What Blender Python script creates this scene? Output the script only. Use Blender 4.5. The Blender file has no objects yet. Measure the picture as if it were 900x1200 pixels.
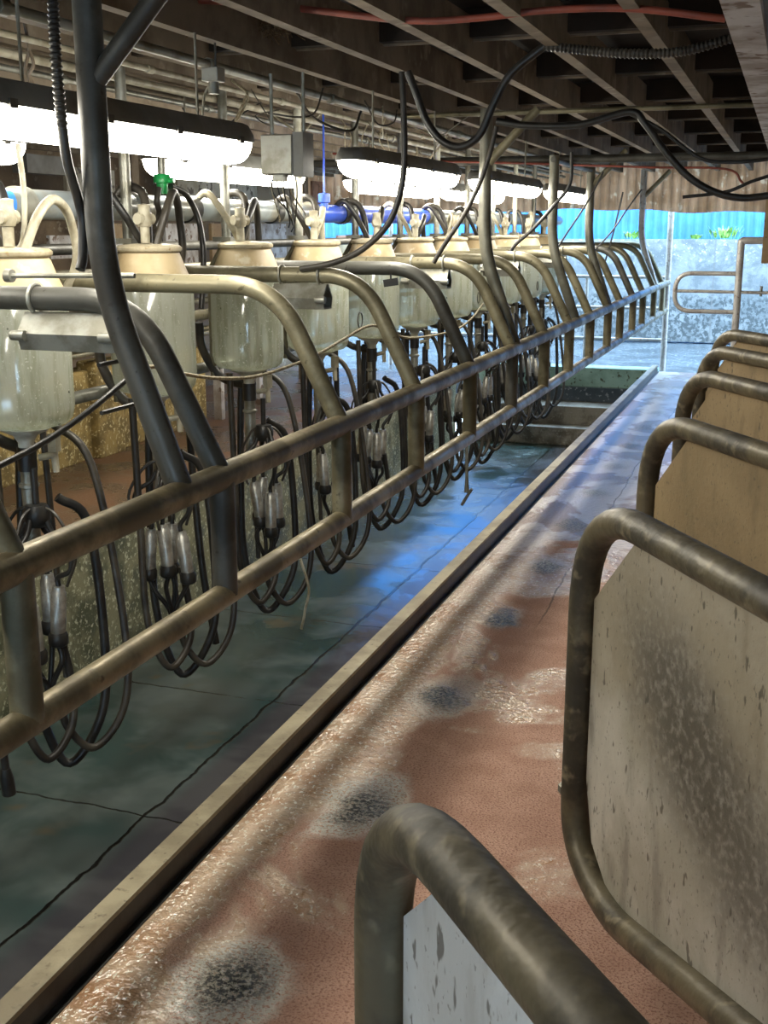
import bpy, math, random
from mathutils import Vector, Matrix
random.seed(7)
sc = bpy.context.scene
COL = sc.collection
# ------------------------------------------------------------------ camera, world, exposure
F = 1350.0; VX, VY = 930.0, 267.0; H = 1.55
TH = math.atan2(600-VY, F); PS = math.atan2(VX-450, math.hypot(F, 600-VY))
CR = Vector((math.cos(PS), math.sin(PS), 0))
CF = Vector((-math.sin(PS)*math.cos(TH), math.cos(PS)*math.cos(TH), -math.sin(TH)))
CU = CR.cross(CF)
cam_d = bpy.data.cameras.new('camera'); cam = bpy.data.objects.new('camera', cam_d); COL.objects.link(cam)
cam_d.sensor_fit = 'VERTICAL'; cam_d.sensor_height = 24; cam_d.lens = F*24/1200; cam_d.clip_start = .05
m = Matrix((CR, CU, -CF)).transposed().to_4x4(); m.translation = (0, 0, H); cam.matrix_world = m
sc.camera = cam
w = bpy.data.worlds.new('world'); sc.world = w; w.use_nodes = True
bg = w.node_tree.nodes['Background']; bg.inputs[0].default_value = (.52, .76, 1, 1); bg.inputs[1].default_value = 3.9
TUBE_POWER = 12.5
sc.view_settings.view_transform = 'Standard'; sc.view_settings.look = 'None'; sc.view_settings.gamma = 1
sc.view_settings.use_curve_mapping = False
sc.view_settings.exposure = 1.6
sc.cycles.use_denoising = True
sc.cycles.max_bounces = 8; sc.cycles.transparent_max_bounces = 16
sc.cycles.sample_clamp_indirect = 6

def ray(px, py): return CR*((px-450)/F) + CU*((600-py)/F) + CF
def PY(px, py, Y):
    d = ray(px, py); return Vector((0, 0, H)) + d*(Y/d.y)
def PX(px, py, X):
    d = ray(px, py); return Vector((0, 0, H)) + d*(X/d.x)

# ------------------------------------------------------------------ materials
class NT:
    def __init__(s, name):
        s.m = bpy.data.materials.new(name); s.m.use_nodes = True; s.t = s.m.node_tree; s.t.nodes.clear()
        s.out = s.t.nodes.new('ShaderNodeOutputMaterial')
        s.geo = s.t.nodes.new('ShaderNodeNewGeometry')
        s.pos = s.geo.outputs['Position']
    def n(s, typ, **kw):
        n = s.t.nodes.new(typ)
        for k, v in kw.items():
            if k.startswith('i_'):
                key = k[2:]; key = int(key) if key.isdigit() else key.replace('_', ' ')
                s.put(n.inputs[key], v)
            else: setattr(n, k, v)
        return n
    def put(s, sock, v):
        if isinstance(v, bpy.types.NodeSocket): s.t.links.new(v, sock)
        else:
            if isinstance(v, (tuple, list)) and len(v) == 3 and sock.type == 'RGBA': v = (*v, 1)
            sock.default_value = v
    def noise(s, scale, detail=4, rough=.55, vec=None, dist=0):
        return s.n('ShaderNodeTexNoise', i_Vector=vec or s.pos, i_Scale=scale, i_Detail=detail, i_Roughness=rough, i_Distortion=dist).outputs[0]
    def vor(s, scale, vec=None): return s.n('ShaderNodeTexVoronoi', i_Vector=vec or s.pos, i_Scale=scale).outputs[0]
    def math(s, op, a, b=0.0, clamp=False):
        n = s.n('ShaderNodeMath', operation=op, use_clamp=clamp); s.put(n.inputs[0], a); s.put(n.inputs[1], b); return n.outputs[0]
    def step(s, v, lo, hi):
        n = s.n('ShaderNodeMapRange', interpolation_type='SMOOTHSTEP'); s.put(n.inputs[0], v); n.inputs[1].default_value = lo; n.inputs[2].default_value = hi; return n.outputs[0]
    def mix(s, f, a, b):
        n = s.n('ShaderNodeMix', data_type='RGBA'); s.put(n.inputs[0], f); s.put(n.inputs[6], a); s.put(n.inputs[7], b); return n.outputs[2]
    def fmix(s, f, a, b):
        n = s.n('ShaderNodeMix', data_type='FLOAT'); s.put(n.inputs[0], f); s.put(n.inputs[2], a); s.put(n.inputs[3], b); return n.outputs[0]
    def xyz(s, vec=None):
        n = s.n('ShaderNodeSeparateXYZ', i_0=vec or s.pos); return n.outputs
    def scaled(s, sx, sy, sz, vec=None):
        n = s.n('ShaderNodeVectorMath', operation='MULTIPLY'); s.put(n.inputs[0], vec or s.pos); n.inputs[1].default_value = (sx, sy, sz); return n.outputs[0]
    def bump(s, h, strength, dist=.01):
        return s.n('ShaderNodeBump', i_Height=h, i_Strength=strength, i_Distance=dist).outputs[0]
    def bsdf(s, col, rough, metal=0.0, normal=None, **kw):
        b = s.n('ShaderNodeBsdfPrincipled'); s.put(b.inputs['Base Color'], col); s.put(b.inputs['Roughness'], rough); s.put(b.inputs['Metallic'], metal)
        if normal is not None: s.put(b.inputs['Normal'], normal)
        for k, v in kw.items(): s.put(b.inputs[k.replace('_', ' ')], v)
        return b.outputs[0]
    def done(s, sh): s.t.links.new(sh, s.out.inputs[0]); return s.m

def basic(name, c1, c2, scale=6, rough=.6, metal=0.0, bump=.3, c3=None, s3=40, r2=None, lo=.4, hi=.62, lo3=.56, hi3=.68):
    t = NT(name)
    n1 = t.noise(scale, 6, .6); f = t.step(n1, lo, hi); col = t.mix(f, c1, c2)
    n2 = t.noise(s3, 3)
    if c3: col = t.mix(t.step(n2, lo3, hi3), col, c3)
    rg = t.fmix(f, rough, r2 if r2 is not None else rough)
    return t.done(t.bsdf(col, rg, metal, t.bump(n2, bump, .004)))

M = {}
M['galv'] = basic('galvanised_dung_stained', (.23, .205, .13), (.10, .088, .052), 4, .36, .35, .3, (.10, .085, .05), 30, .55, lo3=.62, hi3=.72)
M['gate_tube'] = basic('gate_tube_stained', (.135, .112, .068), (.05, .043, .03), 7, .42, .2, .9, (.22, .185, .12), 22, .55, lo3=.56, hi3=.74)
M['bar'] = basic('worn_rail_steel', (.28, .235, .145), (.12, .10, .06), 5, .33, .45, .25, (.10, .08, .05), 26, .5, lo3=.64, hi3=.74)
M['darkpost'] = basic('dark_post_steel', (.09, .088, .076), (.042, .038, .03), 4, .4, .25, .2, (.03, .025, .018), 40, .55, lo3=.66, hi3=.74)
M['zinc'] = basic('zinc_hardware', (.34, .34, .3), (.2, .19, .15), 9, .4, .5, .2)
M['pvc'] = basic('grey_pvc_pipe', (.26, .30, .32), (.2, .19, .15), 5, .3, .1, .1)
M['postgrey'] = basic('green_grey_post_steel', (.17, .165, .13), (.09, .088, .068), 4, .4, .3, .25)
M['kerb'] = basic('tan_kerb_steel', (.36, .31, .2), (.2, .165, .1), 4, .45, .2, .3, (.16, .13, .08), 40, lo3=.6, hi3=.72)
M['steel'] = basic('brushed_shell_steel', (.5, .49, .45), (.32, .31, .28), 25, .38, .7, .05)
M['rubber'] = basic('black_rubber', (.012, .012, .012), (.03, .028, .025), 12, .38, 0, .15)
M['hose'] = basic('aged_hose_rubber', (.02, .018, .016), (.06, .052, .04), 6, .42, 0, .15)
M['palehose'] = basic('pale_plastic_hose', (.42, .39, .3), (.25, .22, .15), 10, .45, 0, .15)
M['cream'] = basic('cream_plastic', (.52, .46, .33), (.3, .25, .16), 7, .45, 0, .2, (.3, .2, .09), 45, lo3=.6, hi3=.72)
M['shoulder'] = basic('ochre_stained_shoulder', (.50, .40, .24), (.38, .28, .15), 4, .5, 0, .25, (.62, .56, .42), 14, lo3=.58, hi3=.7)
M['white_pl'] = basic('white_plastic', (.66, .66, .58), (.45, .43, .34), 12, .4, 0, .1)
M['bluepl'] = basic('blue_plastic_band', (.03, .08, .55), (.04, .12, .7), 5, .35, 0, .05)
M['lightblue'] = basic('pale_blue_plastic_band', (.04, .2, .7), (.05, .25, .75), 5, .35, 0, .05)
M['green'] = basic('green_plastic', (.01, .25, .06), (.02, .4, .1), 15, .3, 0, .05)
M['greybox'] = basic('grey_enclosure', (.17, .17, .155), (.12, .115, .1), 5, .5, .1, .1)
M['joist'] = basic('weathered_joist', (.21, .165, .115), (.11, .08, .05), 3, .8, 0, .5, (.24, .2, .15), 9)
M['darkwood'] = basic('dark_roof_timber', (.035, .022, .014), (.015, .01, .006), 3, .85, 0, .4)
M['roof'] = basic('sooty_roof_lining', (.018, .011, .007), (.008, .005, .003), 2, .85, 0, .4)
M['orangehose'] = basic('red_orange_hose', (.26, .06, .035), (.18, .045, .03), 8, .5, 0, .1)
M['bluewire'] = basic('blue_cord', (.03, .06, .3), (.02, .04, .2), 8, .5, 0, .1)
M['twine'] = basic('pale_twine', (.4, .36, .26), (.25, .2, .12), 60, .8, 0, .4)
M['white_steel'] = basic('sunlit_post_galvanised', (.55, .53, .5), (.38, .35, .33), 6, .45, .2, .2, (.3, .25, .22), 30)
M['nest'] = basic('dusty_straw_nest', (.2, .13, .07), (.08, .05, .025), 40, .95, 0, 1, (.3, .22, .13), 90)
M['leaf'] = basic('weed_leaf', (.12, .3, .05), (.3, .42, .1), 20, .6, 0, .2)
M['ply'] = basic('stained_plywood', (.4, .29, .16), (.28, .19, .1), 3, .7, 0, .2, (.16, .1, .05), 30, lo3=.62, hi3=.7)
M['paint'] = basic('flaking_white_paint', (.5, .48, .42), (.32, .29, .22), 3, .6, 0, .4, (.12, .1, .08), 14, lo3=.57, hi3=.62)
M['window_cloth'] = basic('grimy_white_sheet', (.62, .6, .58), (.35, .3, .26), 5, .7, 0, .3, (.2, .14, .1), 12, lo3=.58, hi3=.64)

def m_lamp():
    t = NT('lit_diffuser')
    e = t.n('ShaderNodeEmission', i_Color=(1, .95, .82), i_Strength=TUBE_POWER)
    return t.done(e.outputs[0])
M['lamp'] = m_lamp()
def m_glass():
    t = NT('cloudy_jar_glass')
    oc = t.n('ShaderNodeTexCoord').outputs['Object']
    n1 = t.noise(24, 5, .65, t.scaled(1, 1, .16)); n2 = t.noise(110, 2)
    col = t.mix(t.step(n1, .36, .64), (.84, .86, .76), (.42, .44, .34))
    col = t.mix(t.step(n2, .62, .70), col, (.9, .9, .82))
    spots = t.noise(28, 2, .4)
    col = t.mix(t.step(spots, .74, .77), col, (.03, .03, .02))
    d = t.n('ShaderNodeBsdfDiffuse', i_Color=col).outputs[0]
    tl = t.n('ShaderNodeBsdfTranslucent', i_Color=col).outputs[0]
    tr = t.n('ShaderNodeBsdfTransparent', i_Color=(.9, .93, .85, 1)).outputs[0]
    gl = t.n('ShaderNodeBsdfGlossy', i_Roughness=.12).outputs[0]
    def mx(f, a, b):
        k = t.n('ShaderNodeMixShader'); t.put(k.inputs[0], f); t.t.links.new(a, k.inputs[1]); t.t.links.new(b, k.inputs[2]); return k.outputs[0]
    dd = mx(.55, d, tl)
    s = mx(t.fmix(t.step(n1, .3, .7), .55, .25), dd, tr)
    s = mx(.07, s, gl)
    return t.done(s)
M['glass'] = m_glass()

def m_platform():
    t = NT('pink_platform_concrete')
    x, y, z = t.xyz()
    big = t.noise(1.6, 5, .6, dist=.4); mid = t.noise(7, 4); fine = t.noise(160, 2, .6); grit = t.vor(120)
    base = t.mix(t.step(mid, .35, .65), (.54, .33, .245), (.44, .25, .18))
    base = t.mix(t.step(fine, .5, .62), base, (.30, .15, .105))
    base = t.mix(t.step(fine, .36, .28), base, (.6, .34, .25))
    # wet channel beside the kerb, and general wetness growing to the far, open end
    edge = t.math('ADD', x, t.math('MULTIPLY', t.math('SUBTRACT', big, .5), .85))
    wet1 = t.step(edge, -1.04, -1.13)
    far = t.math('ADD', t.math('MULTIPLY', y, .11), t.math('MULTIPLY', t.math('SUBTRACT', big, .5), 2.2))
    wet2 = t.step(far, .42, .6)
    wet = t.math('MAXIMUM', wet1, wet2)
    # dung spots worn at every stall
    yy = t.math('SUBTRACT', t.math('MODULO', t.math('ADD', y, 8.2-1.90+.41), .82), .41)
    yy = t.math('MULTIPLY', yy, .62); dx = t.math('ADD', x, 1.0); dist = t.math('SQRT', t.math('ADD', t.math('MULTIPLY', dx, dx), t.math('MULTIPLY', yy, yy)))
    dist = t.math('ADD', dist, t.math('MULTIPLY', t.math('SUBTRACT', mid, .5), .16))
    spot = t.math('MULTIPLY', t.step(dist, .115, .02), t.fmix(t.step(y, 4.5, 6.5), 1.0, .45))
    ring = t.math('MULTIPLY', t.step(dist, .15, .09), t.step(y, 4.2, 3.2))
    sp_n = t.noise(75, 3, .7)
    wet_glint_col = t.mix(t.step(mid, .35, .62), (.42, .23, .12), (.58, .42, .29)); wet_glint_col = t.mix(t.step(t.noise(80, 3, .7, t.scaled(1, .6, 1)), .56, .63), wet_glint_col, (.86, .80, .66))  # brown wet film; pale flecks are lamp glints painted into the colour
    wet_glint_col = t.mix(t.step(y, 4, 6.5), wet_glint_col, t.mix(t.step(t.noise(1.9, 4, .6, t.scaled(1.4, 1, 1), .5), .46, .54), (.80, .74, .72), (.40, .30, .25)))  # far end: whitish patches paint the glare on the wet floor, between brown ones
    col = t.mix(wet, base, wet_glint_col)
    col = t.mix(t.math('MULTIPLY', ring, t.step(t.noise(110, 2, .7), .40, .5)), col, (.62, .58, .5))  # pale speckles round the dung spots are painted reflections
    scol = t.mix(t.step(sp_n, .46, .54), (.03, .028, .02), (.36, .33, .25))
    col = t.mix(t.math('MULTIPLY', spot, t.step(sp_n, .72, .5)), col, scol)
    seamn = t.math('ABSOLUTE', t.math('ADD', x, t.math('ADD', .86, t.math('MULTIPLY', t.math('SUBTRACT', big, .5), .1))))
    seam = t.math('MULTIPLY', t.step(seamn, .006, .002), t.step(y, 4.2, 4.6))
    col = t.mix(t.math('MULTIPLY', seam, .7), col, (.08, .05, .04))
    shine = t.math('MAXIMUM', wet, t.math('MAXIMUM', spot, ring))
    rough = t.fmix(shine, .75, t.fmix(t.step(y, 4.5, 7), .10, .2))
    ripple = t.noise(38, 2, .6)
    h = t.math('ADD', t.math('MULTIPLY', fine, t.fmix(shine, .5, .06)), t.math('MULTIPLY', ripple, t.fmix(shine, .1, t.fmix(t.step(y, 4.5, 10), .75, .25))))
    h = t.math('ADD', h, t.math('MULTIPLY', sp_n, t.math('MULTIPLY', spot, 1.6)))
    return t.done(t.bsdf(col, rough, 0, t.bump(h, .7, .014), IOR=t.fmix(t.math('MULTIPLY', shine, t.step(y, 6, 4)), 1.42, 1.75)))
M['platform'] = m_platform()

def m_pit():
    t = NT('wet_rubber_pit_matting')
    x, y, z = t.xyz()
    big = t.noise(.9, 3, .5, dist=.3); mid = t.noise(3, 3, .5, dist=.3); fine = t.noise(140, 2)
    col = t.mix(t.step(big, .38, .62), (.03, .07, .068), (.095, .115, .11))
    col = t.mix(t.math('MULTIPLY', t.step(mid, .42, .72), .7), col, (.16, .2, .195))
    brown = t.noise(2.7, 3, .5, t.scaled(1, 1, 1)); col = t.mix(t.math('MULTIPLY', t.step(brown, .6, .7), .6), col, (.15, .11, .06))
    col = t.mix(t.step(x, -2.2, -2.32), t.mix(t.math('MULTIPLY', t.step(mid, .4, .6), .5), (.065, .065, .075), (.12, .12, .125)), col)
    wob = t.math('MULTIPLY', t.math('SUBTRACT', t.noise(6, 3), .5), .05)
    s1 = t.math('ABSOLUTE', t.math('ADD', t.math('ADD', x, 2.29), wob))
    yy = t.math('ABSOLUTE', t.math('SUBTRACT', t.math('MODULO', t.math('ADD', t.math('ADD', y, 20.1), wob), 1.22), .61))
    seam = t.math('MAXIMUM', t.step(s1, .011, .005), t.math('MULTIPLY', t.step(yy, .007, .003), t.step(mid, .38, .5)))
    col = t.mix(seam, col, (.008, .008, .008))
    rough = t.fmix(t.step(mid, .35, .65), .10, .26)
    h = t.math('ADD', t.math('MULTIPLY', fine, .06), t.math('MULTIPLY', mid, .8)); h = t.math('SUBTRACT', h, t.math('MULTIPLY', seam, 1.5))
    return t.done(t.bsdf(col, rough, 0, t.bump(h, .25, .01)))
M['pit'] = m_pit()
M['pitwall'] = basic('mossy_pit_wall', (.24, .23, .14), (.09, .095, .055), 5, .55, 0, .9, (.5, .5, .36), 48, .35, lo3=.55, hi3=.64)
M['leftfloor'] = basic('brown_wet_platform', (.20, .105, .06), (.10, .07, .05), 2.2, .4, 0, .5, (.28, .2, .14), 70, .22)
M['feedwall'] = basic('ochre_crusted_wall', (.34, .24, .08), (.17, .12, .04), 7, .8, 0, 1.0, (.6, .5, .26), 42, lo3=.57, hi3=.64)
M['turq'] = basic('algae_green_concrete', (.36, .55, .47), (.25, .4, .33), 4, .6, 0, .7, (.08, .1, .06), 20, lo3=.58, hi3=.66)
M['stair'] = basic('stair_concrete', (.26, .23, .18), (.12, .10, .07), 6, .4, 0, .7, (.3, .28, .24), 50)
M['yard'] = basic('wet_yard_concrete', (.10, .12, .14), (.055, .07, .085), 2, .25, 0, .5, (.3, .32, .34), 20, .12)
M['timberwall'] = basic('dim_shed_boards', (.22, .16, .1), (.11, .075, .045), 3, .8, 0, .4, (.3, .25, .18), 12)
M['rightwall'] = basic('right_shed_boards', (.25, .2, .14), (.15, .11, .07), 3, .8, 0, .4)
M['brick'] = basic('rusty_pink_lining', (.38, .2, .13), (.25, .13, .08), 3, .8, 0, .3, (.15, .08, .05), 12)
def m_yardwall():
    t = NT('mottled_yard_wall')
    x, y, z = t.xyz(); n = t.noise(3.2, 6, .7, dist=.5); f = t.noise(18, 4, .7)
    col = t.mix(t.step(n, .4, .6), (.19, .205, .215), (.11, .125, .135))
    low = t.step(t.math('ADD', z, t.math('MULTIPLY', n, .3)), .75, .6)
    col = t.mix(t.math('MULTIPLY', low, t.step(f, .46, .56)), col, (.05, .06, .065))
    col = t.mix(t.math('MULTIPLY', t.step(z, .95, 1.1), t.step(f, .58, .62)), col, (.32, .34, .33))
    xx = t.math('ABSOLUTE', t.math('SUBTRACT', t.math('MODULO', t.math('ADD', x, 50.3), 2.4), 1.2))
    j = t.math('MAXIMUM', t.step(xx, .02, .008), t.step(t.math('ABSOLUTE', t.math('SUBTRACT', z, .62)), .02, .008))
    col = t.mix(t.math('MULTIPLY', j, .6), col, (.12, .12, .12))
    return t.done(t.bsdf(col, .75, 0, t.bump(f, .6, .02)))
M['yardwall'] = m_yardwall()
M['tin_blue'] = basic('blue_painted_tin', (.05, .22, .50), (.04, .17, .42), 2, .45, .1, .05)
def m_sheet():
    t = NT('brown_translucent_sheet'); n = t.noise(2.5, 4); x, y, z = t.xyz()
    col = t.mix(t.step(n, .4, .6), (.66, .50, .37), (.50, .36, .25)); col = t.mix(t.step(t.noise(8, 3), .58, .66), col, (.74, .64, .52))
    a = t.n('ShaderNodeBsdfDiffuse', i_Color=col).outputs[0]; b = t.n('ShaderNodeBsdfTranslucent', i_Color=col).outputs[0]
    k = t.n('ShaderNodeMixShader', i_0=.6); t.t.links.new(a, k.inputs[1]); t.t.links.new(b, k.inputs[2]); return t.done(k.outputs[0])
M['tin_rust'] = m_sheet() if True else basic('rusty_clear_tin', (.38, .25, .16), (.28, .17, .1), 2.5, .5, .1, .2, (.5, .4, .3), 9)
def m_panel(name, a, b, dark, stain):
    t = NT(name)
    oc = t.n('ShaderNodeTexCoord').outputs['Object']; oi = t.n('ShaderNodeObjectInfo').outputs['Random']
    ofs = t.n('ShaderNodeCombineXYZ', i_0=t.math('MULTIPLY', oi, 17.0), i_1=t.math('MULTIPLY', oi, 5.0)).outputs[0]
    v = t.n('ShaderNodeVectorMath', operation='ADD'); t.put(v.inputs[0], oc); t.put(v.inputs[1], ofs); v = v.outputs[0]
    n = t.noise(2.6, 5, .6, v, .6); st = t.noise(16, 4, .6, t.scaled(1, 1, .3, v)); f = t.noise(60, 3, .6, v); sp = t.noise(52, 2, .5, t.scaled(1, 1, .4, v))
    col = t.mix(t.step(n, .38, .62), a, b)
    col = t.mix(t.math('MULTIPLY', t.step(st, .52, .7), .4), col, dark)
    x, y, z = t.xyz(oc)
    # a big worn dark patch mid panel
    px = t.math('SUBTRACT', x, .48); pz = t.math('SUBTRACT', z, .64); pz = t.math('ADD', pz, t.math('MULTIPLY', px, .5))
    d = t.math('SQRT', t.math('ADD', t.math('MULTIPLY', px, px), t.math('MULTIPLY', t.math('MULTIPLY', pz, pz), 3.2)))
    d = t.math('ADD', d, t.math('MULTIPLY', t.math('SUBTRACT', n, .5), .4))
    pm = t.math('MULTIPLY', t.step(d, .50, .12), stain)
    col = t.mix(t.math('MULTIPLY', t.step(t.math('ADD', z, t.math('MULTIPLY', n, .25)), .62, .9), .55*(stain > .5)), col, (.30, .24, .15))
    col = t.mix(pm, col, t.mix(t.math('MULTIPLY', t.step(f, .42, .8), .45), dark, a))
    col = t.mix(t.math('MULTIPLY', t.step(sp, .66, .72), .75), col, (.06, .05, .035)); col = t.mix(t.math('MULTIPLY', t.step(t.noise(130, 2, .5, t.scaled(1, 1, .6, v)), .64, .7), .5), col, (.07, .06, .045))
    return t.done(t.bsdf(col, .55, .15, t.bump(f, .25, .004)))
M['panel_pale'] = m_panel('gate_sheet_zinc', (.53, .50, .43), (.36, .335, .27), (.085, .075, .058), .9)
M['panel_ochre'] = m_panel('gate_sheet_ochre', (.30, .22, .12), (.22, .16, .085), (.12, .085, .045), .3)
M['panel_blue'] = m_panel('gate_sheet_bright_zinc', (.62, .66, .68), (.5, .52, .52), (.3, .29, .26), .0)

# ------------------------------------------------------------------ mesh helpers
def frames(pts):
    T = []
    n = len(pts)
    for i in range(n):
        a = pts[max(i-1, 0)]; b = pts[min(i+1, n-1)]
        d = (b-a); T.append(d.normalized() if d.length > 1e-9 else Vector((0, 0, 1)))
    up = Vector((0, 0, 1)) if abs(T[0].z) < .9 else Vector((1, 0, 0))
    N = (up - T[0]*up.dot(T[0])).normalized(); out = []
    for i in range(n):
        N = (N - T[i]*N.dot(T[i]))
        N = N.normalized() if N.length > 1e-6 else T[i].orthogonal().normalized()
        out.append((T[i], N, T[i].cross(N)))
    return out
def spline(P, k=6, closed=False):
    P = [Vector(p) for p in P]
    if len(P) < 3: return P
    out = []
    for i in range(len(P)-1):
        p0 = P[i-1] if i else P[0]*2-P[1]; p1, p2 = P[i], P[i+1]; p3 = P[i+2] if i+2 < len(P) else P[-1]*2-P[-2]
        for j in range(k):
            t = j/k
            out.append(.5*((2*p1)+(-p0+p2)*t+(2*p0-5*p1+4*p2-p3)*t*t+(-p0+3*p1-3*p2+p3)*t**3))
    out.append(P[-1]); return out
def bend(P, r, k=6):
    """polyline with rounded corners"""
    P = [Vector(p) for p in P]; out = [P[0]]
    rr = r if isinstance(r, (list, tuple)) else [r]*(len(P)-2)
    for i in range(1, len(P)-1):
        a = (P[i-1]-P[i]); b = (P[i+1]-P[i]); d = min(rr[i-1], a.length*.5, b.length*.5)
        s, e = P[i]+a.normalized()*d, P[i]+b.normalized()*d
        for j in range(k+1):
            t = j/k; out.append(s*(1-t)**2+P[i]*2*t*(1-t)+e*t*t)
    out.append(P[-1]); return out
class MB:
    def __init__(s): s.v = []; s.f = []
    def tube(s, pts, r, seg=12, cap=True, rib=0):
        pts = [Vector(p) for p in pts]
        if rib:   # resample for a ribbed conduit
            q = [pts[0]]; step = rib/4
            for a, b in zip(pts, pts[1:]):
                n = max(1, int((b-a).length/step)); q += [a.lerp(b, (i+1)/n) for i in range(n)]
            pts = q
        fr = frames(pts); o = len(s.v)
        for i, (p, (T, N, B)) in enumerate(zip(pts, fr)):
            R = r[i] if isinstance(r, (list, tuple)) else r
            if rib: R = r*(1.12 if i % 4 < 2 else .88)
            for k in range(seg):
                a = 2*math.pi*k/seg; s.v.append(p+N*(R*math.cos(a))+B*(R*math.sin(a)))
        for i in range(len(pts)-1):
            for k in range(seg):
                a = o+i*seg+k; b = o+i*seg+(k+1) % seg; s.f.append((a, b, b+seg, a+seg))
        if cap:
            s.f.append(tuple(o+k for k in range(seg))[::-1]); e = o+(len(pts)-1)*seg; s.f.append(tuple(e+k for k in range(seg)))
        return s
    def box(s, c, d, rot=None, bev=0):
        c = Vector(c); hx, hy, hz = d[0]/2, d[1]/2, d[2]/2; o = len(s.v)
        R = rot or Matrix.Identity(3)
        for x in (-1, 1):
            for y in (-1, 1):
                for z in (-1, 1): s.v.append(c+R@Vector((x*hx, y*hy, z*hz)))
        for f in ((0, 1, 3, 2), (4, 6, 7, 5), (0, 4, 5, 1), (2, 3, 7, 6), (0, 2, 6, 4), (1, 5, 7, 3)): s.f.append(tuple(o+i for i in f))
        return s
    def lathe(s, prof, c=(0, 0, 0), seg=28, axis='z'):
        c = Vector(c); o = len(s.v)
        for r, z in prof:
            for k in range(seg):
                a = 2*math.pi*k/seg; p = Vector((r*math.cos(a), r*math.sin(a), z))
                if axis == 'y': p = Vector((p.x, p.z, p.y))
                if axis == 'x': p = Vector((p.z, p.x, p.y))
                s.v.append(c+p)
        for i in range(len(prof)-1):
            for k in range(seg):
                a = o+i*seg+k; b = o+i*seg+(k+1) % seg; s.f.append((a, b, b+seg, a+seg))
        return s
    def prism(s, poly, a, b):
        """poly: list of 3D points, extruded by vector from a to b offsets"""
        o = len(s.v); n = len(poly); a = Vector(a); b = Vector(b)
        s.v += [Vector(p)+a for p in poly]+[Vector(p)+b for p in poly]
        s.f.append(tuple(range(o, o+n))); s.f.append(tuple(range(o+2*n-1, o+n-1, -1)))
        for i in range(n): j = (i+1) % n; s.f.append((o+i, o+n+i, o+n+j, o+j))
        return s
    def build(s, name, mat, parent=None, smooth=True, at=None, bevel=0):
        if parent is not None: org = parent_world(parent)
        elif at is not None: org = Vector(at)
        else: org = Vector((0, 0, 0))
        me = bpy.data.meshes.new(name); me.from_pydata([v-org for v in s.v], [], s.f); me.materials.append(M[mat] if isinstance(mat, str) else mat)
        o = bpy.data.objects.new(name, me); COL.objects.link(o)
        if parent is not None: o.parent = parent
        else: o.location = org
        if smooth:
            for p in me.polygons: p.use_smooth = True
            me.set_sharp_from_angle(angle=math.radians(38))
        if bevel:
            b = o.modifiers.new('bevel', 'BEVEL'); b.width = bevel; b.segments = 2; b.limit_method = 'ANGLE'
        return o
def parent_world(o):
    v = Vector(o.location)
    while o.parent is not None: o = o.parent; v += Vector(o.location)
    return v
def thing(name, label, cat, loc=(0, 0, 0), group=None):
    o = bpy.data.objects.new(name, None); COL.objects.link(o); o.location = loc; o.empty_display_size = .05
    return tag(o, label, cat, group)
def tag(o, label, cat, group=None, kind=None):
    o['label'] = label; o['category'] = cat
    if group: o['group'] = group
    if kind: o['kind'] = kind
    return o
def struct(o): o['kind'] = 'structure'; return o
def copy_tree(o, parent=None):
    c = o.copy(); COL.objects.link(c)
    if parent is not None: c.parent = parent
    for ch in list(o.children): copy_tree(ch, c)
    return c
ORD = ['first', 'second', 'third', 'fourth', 'fifth', 'sixth', 'seventh', 'eighth', 'ninth', 'tenth', 'eleventh', 'twelfth', 'thirteenth', 'fourteenth', 'fifteenth']

# ------------------------------------------------------------------ the setting
K = -1.38; PZ = -.76; LX = -3.39; YE = 13.1; RZ = 2.15
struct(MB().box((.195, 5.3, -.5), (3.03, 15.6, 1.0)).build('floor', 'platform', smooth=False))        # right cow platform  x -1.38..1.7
struct(MB().box((-2.36, 5.3, PZ-.1), (2.06, 15.6, .2)).build('floor_pit', 'pit', smooth=False))
struct(MB().box((-4.6, 4.85, -.5), (2.42, 14.7, 1.0)).build('floor_left', 'leftfloor', smooth=False))
struct(MB().box((-3.37, 4.8, -.38), (.05, 14.6, .76)).build('wall_pit', 'pitwall', smooth=False))
st = MB()
st.box((-2.35, 12.55, -.66), (2.0, .4, .2)); st.box((-2.35, 12.85, -.56), (2.0, .5, .4))
struct(st.build('floor_stairs', 'stair', smooth=False, bevel=.012))
struct(MB().box((-2.35, 13.25, -.38), (2.06, .3, .78)).build('wall_stair_end', 'turq', smooth=False))
struct(MB().box((-2, 19, -.35), (24, 12, .3)).build('floor_yard', 'yard', smooth=False))
struct(MB().box((-3, 18.75, .6), (22, .25, 1.56)).build('wall_yard', 'yardwall', smooth=False))
# low crusted feed wall with piers on the left platform
fw = MB().box((-4.56, 3.5, .3), (.2, 9.9, .62))
for y in (6.92, 4.6, 2.3): fw.box((-4.48, y, .33), (.16, .34, .68))
struct(fw.build('wall_feed', 'feedwall', smooth=False, bevel=.02))
struct(MB().box((-5.85, 3.3, .7), (.12, 20.8, 3.1)).build('wall_left', 'timberwall', smooth=False))
struct(MB().box((-2.6, -3.2, .9), (6.6, .12, 2.9)).build('wall_back', 'timberwall', smooth=False))
struct(MB().box((1.76, 5.2, .65), (.12, 17.0, 3.1)).build('wall_right', 'rightwall', smooth=False))
struct(MB().box((-2.1, 3.3, RZ+.2), (8.0, 20.9, .06)).build('ceiling', 'roof', smooth=False))
jx = [-.476-.348*k for k in range(-6, 16)]
i = 0
for x in jx:
    struct(MB().box((x+random.uniform(-.006, .006), 3.3, RZ+.07), (.046, 20.5, .14)).build('trim_%d' % (i+1), 'joist', smooth=False)); i += 1
y = .8
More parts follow.
